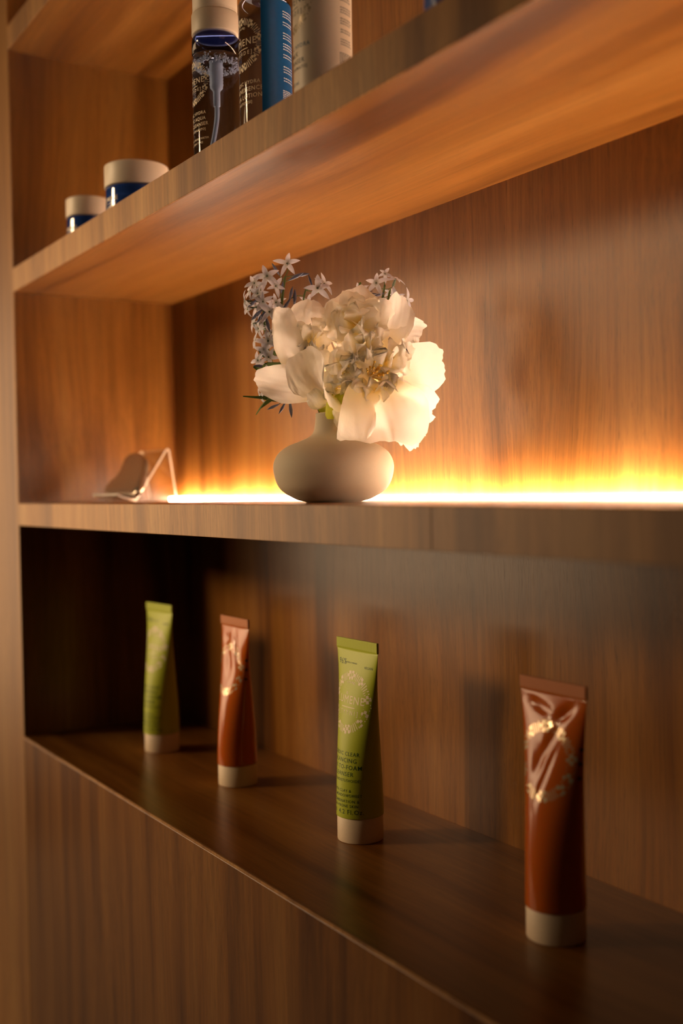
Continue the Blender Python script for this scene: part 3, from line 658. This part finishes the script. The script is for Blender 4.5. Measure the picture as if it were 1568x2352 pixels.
LF = [(668, 602, -20, -0.1, 0.25, 0.95, 1.05), (622, 633, -6, -0.2, 0.15, 0.95, 1.2), (592, 647, -14, -0.5, 0.2, 0.8, 0.95), (600, 672, -4, -0.4, -0.1, 0.9, 0.9),
      (737, 662, -10, 0.1, 0.2, 0.95, 1.2), (752, 650, -22, 0.6, 0.2, 0.7, 1.0), (570, 688, -8, -0.95, 0.05, 0.3, 0.85), (575, 705, -20, -0.8, -0.3, 0.5, 0.8),
      (626, 716, 4, 0.1, 0.1, 0.98, 1.0), (600, 752, -8, -0.85, -0.1, 0.5, 1.05), (606, 735, -24, -0.5, -0.2, 0.8, 0.9), (622, 782, 2, -0.25, 0.0, 0.95, 1.05),
      (613, 800, -6, -0.2, -0.3, 0.9, 0.95), (597, 824, -12, -0.6, 0.0, 0.8, 0.95), (622, 818, -2, 0.0, -0.4, 0.9, 0.9), (640, 690, -26, 0.0, 0.2, 0.95, 0.9),
      (596, 700, -30, -0.6, 0.1, 0.7, 0.9), (655, 712, -30, 0.2, 0.3, 0.9, 0.8), (605, 860, -18, -0.7, -0.3, 0.6, 0.8), (602, 905, -16, -0.8, -0.3, 0.4, 0.8), (714, 690, -30, 0.1, 0.2, 0.9, 0.8), (582, 662, -24, -0.7, 0.3, 0.6, 0.85), (641, 655, -12, 0.2, 0.1, 0.95, 0.9), (612, 692, 2, -0.3, -0.2, 0.9, 0.9), (588, 738, -18, -0.8, 0.0, 0.5, 0.85), (592, 778, -16, -0.8, 0.2, 0.5, 0.85), (630, 762, -8, 0.2, 0.2, 0.9, 0.8)]
LB = [(690, 632, -16, 0.8, 0.35, 0.2, 1.1), (702, 628, -20, 0.95, 0.1, 0.1, 1.1), (640, 612, -24, -0.5, 0.8, 0.1, 0.9), (676, 672, -10, 0.25, 0.95, 0.1, 1.0), (684, 680, -14, 0.05, 1, 0.1, 1.1),
      (664, 700, -8, -0.5, -0.8, 0.1, 1.0), (596, 722, -2, -0.7, -0.7, 0.2, 1.1), (606, 728, 0, -0.6, -0.8, 0.2, 1.0), (622, 745, 0, 0.2, -0.9, 0.2, 1.1), (588, 695, 0, -0.7, -0.6, 0.2, 1.0),
      (628, 932, -14, -0.9, -0.4, 0.2, 0.9), (649, 936, -16, -0.5, -0.85, 0.2, 0.9), (670, 940, -14, 0.1, -1, 0.2, 1.1), (655, 655, -20, 0.2, 0.9, 0.1, 0.8), (720, 640, -24, -0.3, 0.9, 0.1, 0.8), (600, 838, -6, -0.9, 0.1, 0.2, 0.9)]
LL = [([(650, 800, -20), (630, 815, -14), (612, 812, -10), (600, 800, -8)], (0.3, 0.9, 0.2), 18), ([(660, 830, -20), (640, 838, -10), (618, 836, -6), (602, 850, -4)], (0.2, 0.9, 0.2), 20),
      ([(650, 845, -16), (626, 852, -10), (606, 850, -8), (586, 838, -8)], (0.2, 0.9, 0.2), 16), ([(665, 820, -24), (650, 790, -16), (640, 768, -10), (632, 752, -8)], (0.9, 0.3, 0.2), 16),
      ([(690, 905, -14), (645, 918, -12), (600, 910, -10), (560, 906, -8)], (0.1, 0.9, 0.3), 9), ([(650, 905, -14), (620, 912, -8), (602, 930, -6), (590, 950, -4)], (0.7, 0.6, 0.3), 13), ([(735, 940, -4), (722, 920, 0), (712, 905, 0), (700, 890, 0)], (0.8, 0.5, 0.2), 12)]
LS = [([(760, 1110, -4), (748, 960, -6), (722, 910, -14), (672, 840, -26), (648, 760, -28), (655, 680, -26), (662, 632, -24)], 3.0),
      ([(750, 1110, -10), (742, 950, -12), (700, 900, -20), (640, 850, -26), (618, 790, -22), (612, 720, -20), (606, 668, -18)], 2.6),
      ([(752, 1110, -16), (745, 955, -18), (720, 860, -34), (704, 760, -34), (703, 690, -28), (712, 655, -24)], 2.2),
      ([(746, 1110, -6), (735, 945, -8), (690, 915, -16), (640, 908, -18), (612, 902, -18)], 1.8)]
sprig('sprig of pale blue star flowers rising left of the peony', 'star_flower_sprig', LF, LB, LL, LS)
RF = [(873, 646, -46, -0.1, 0.25, 0.95, 1.0), (894, 624, -52, 0.1, 0.5, 0.85, 0.75), (918, 637, -48, 0.3, 0.8, 0.5, 0.95), (834, 664, -48, -0.5, 0.2, 0.8, 0.95), (915, 684, -40, 0.0, 0.1, 0.98, 1.05),
      (943, 688, -46, 0.75, 0.1, 0.6, 1.0), (932, 700, -50, 0.3, -0.4, 0.8, 0.8), (905, 668, -56, 0.1, 0.5, 0.8, 0.7)]
RB = [(850, 668, -46, 0.9, 0.2, 0.2, 0.9), (862, 672, -44, 0.95, 0.05, 0.2, 0.8), (880, 672, -50, 0.9, 0.2, 0.2, 0.8), (934, 742, -40, 0.95, 0.15, 0.1, 0.9), (938, 749, -38, 0.98, 0.0, 0.1, 1.0), (934, 757, -40, 0.95, -0.15, 0.1, 0.9), (928, 750, -44, 0.9, 0.0, 0.1, 0.9), (905, 700, -44, 0.4, -0.6, 0.2, 0.8)]
RL = [([(838, 700, -44), (834, 680, -38), (833, 662, -36), (836, 644, -38)], (0.95, 0.1, 0.2), 13), ([(895, 700, -46), (900, 690, -40), (902, 675, -38), (906, 660, -40)], (0.95, 0.1, 0.2), 8)]
RS = [([(772, 1110, -14), (775, 950, -22), (810, 860, -60), (858, 760, -62), (884, 690, -54), (893, 650, -52)], 2.6),
      ([(778, 1110, -20), (784, 950, -28), (838, 860, -64), (886, 780, -58), (912, 750, -46)], 2.2),
      ([(858, 760, -62), (848, 710, -56), (842, 682, -52)], 1.8), ([(884, 690, -54), (905, 700, -50), (922, 704, -50)], 1.6)]
sprig('short sprig of white star flowers behind the peony on its right', 'star_flower_sprig', RF, RB, RL, RS)
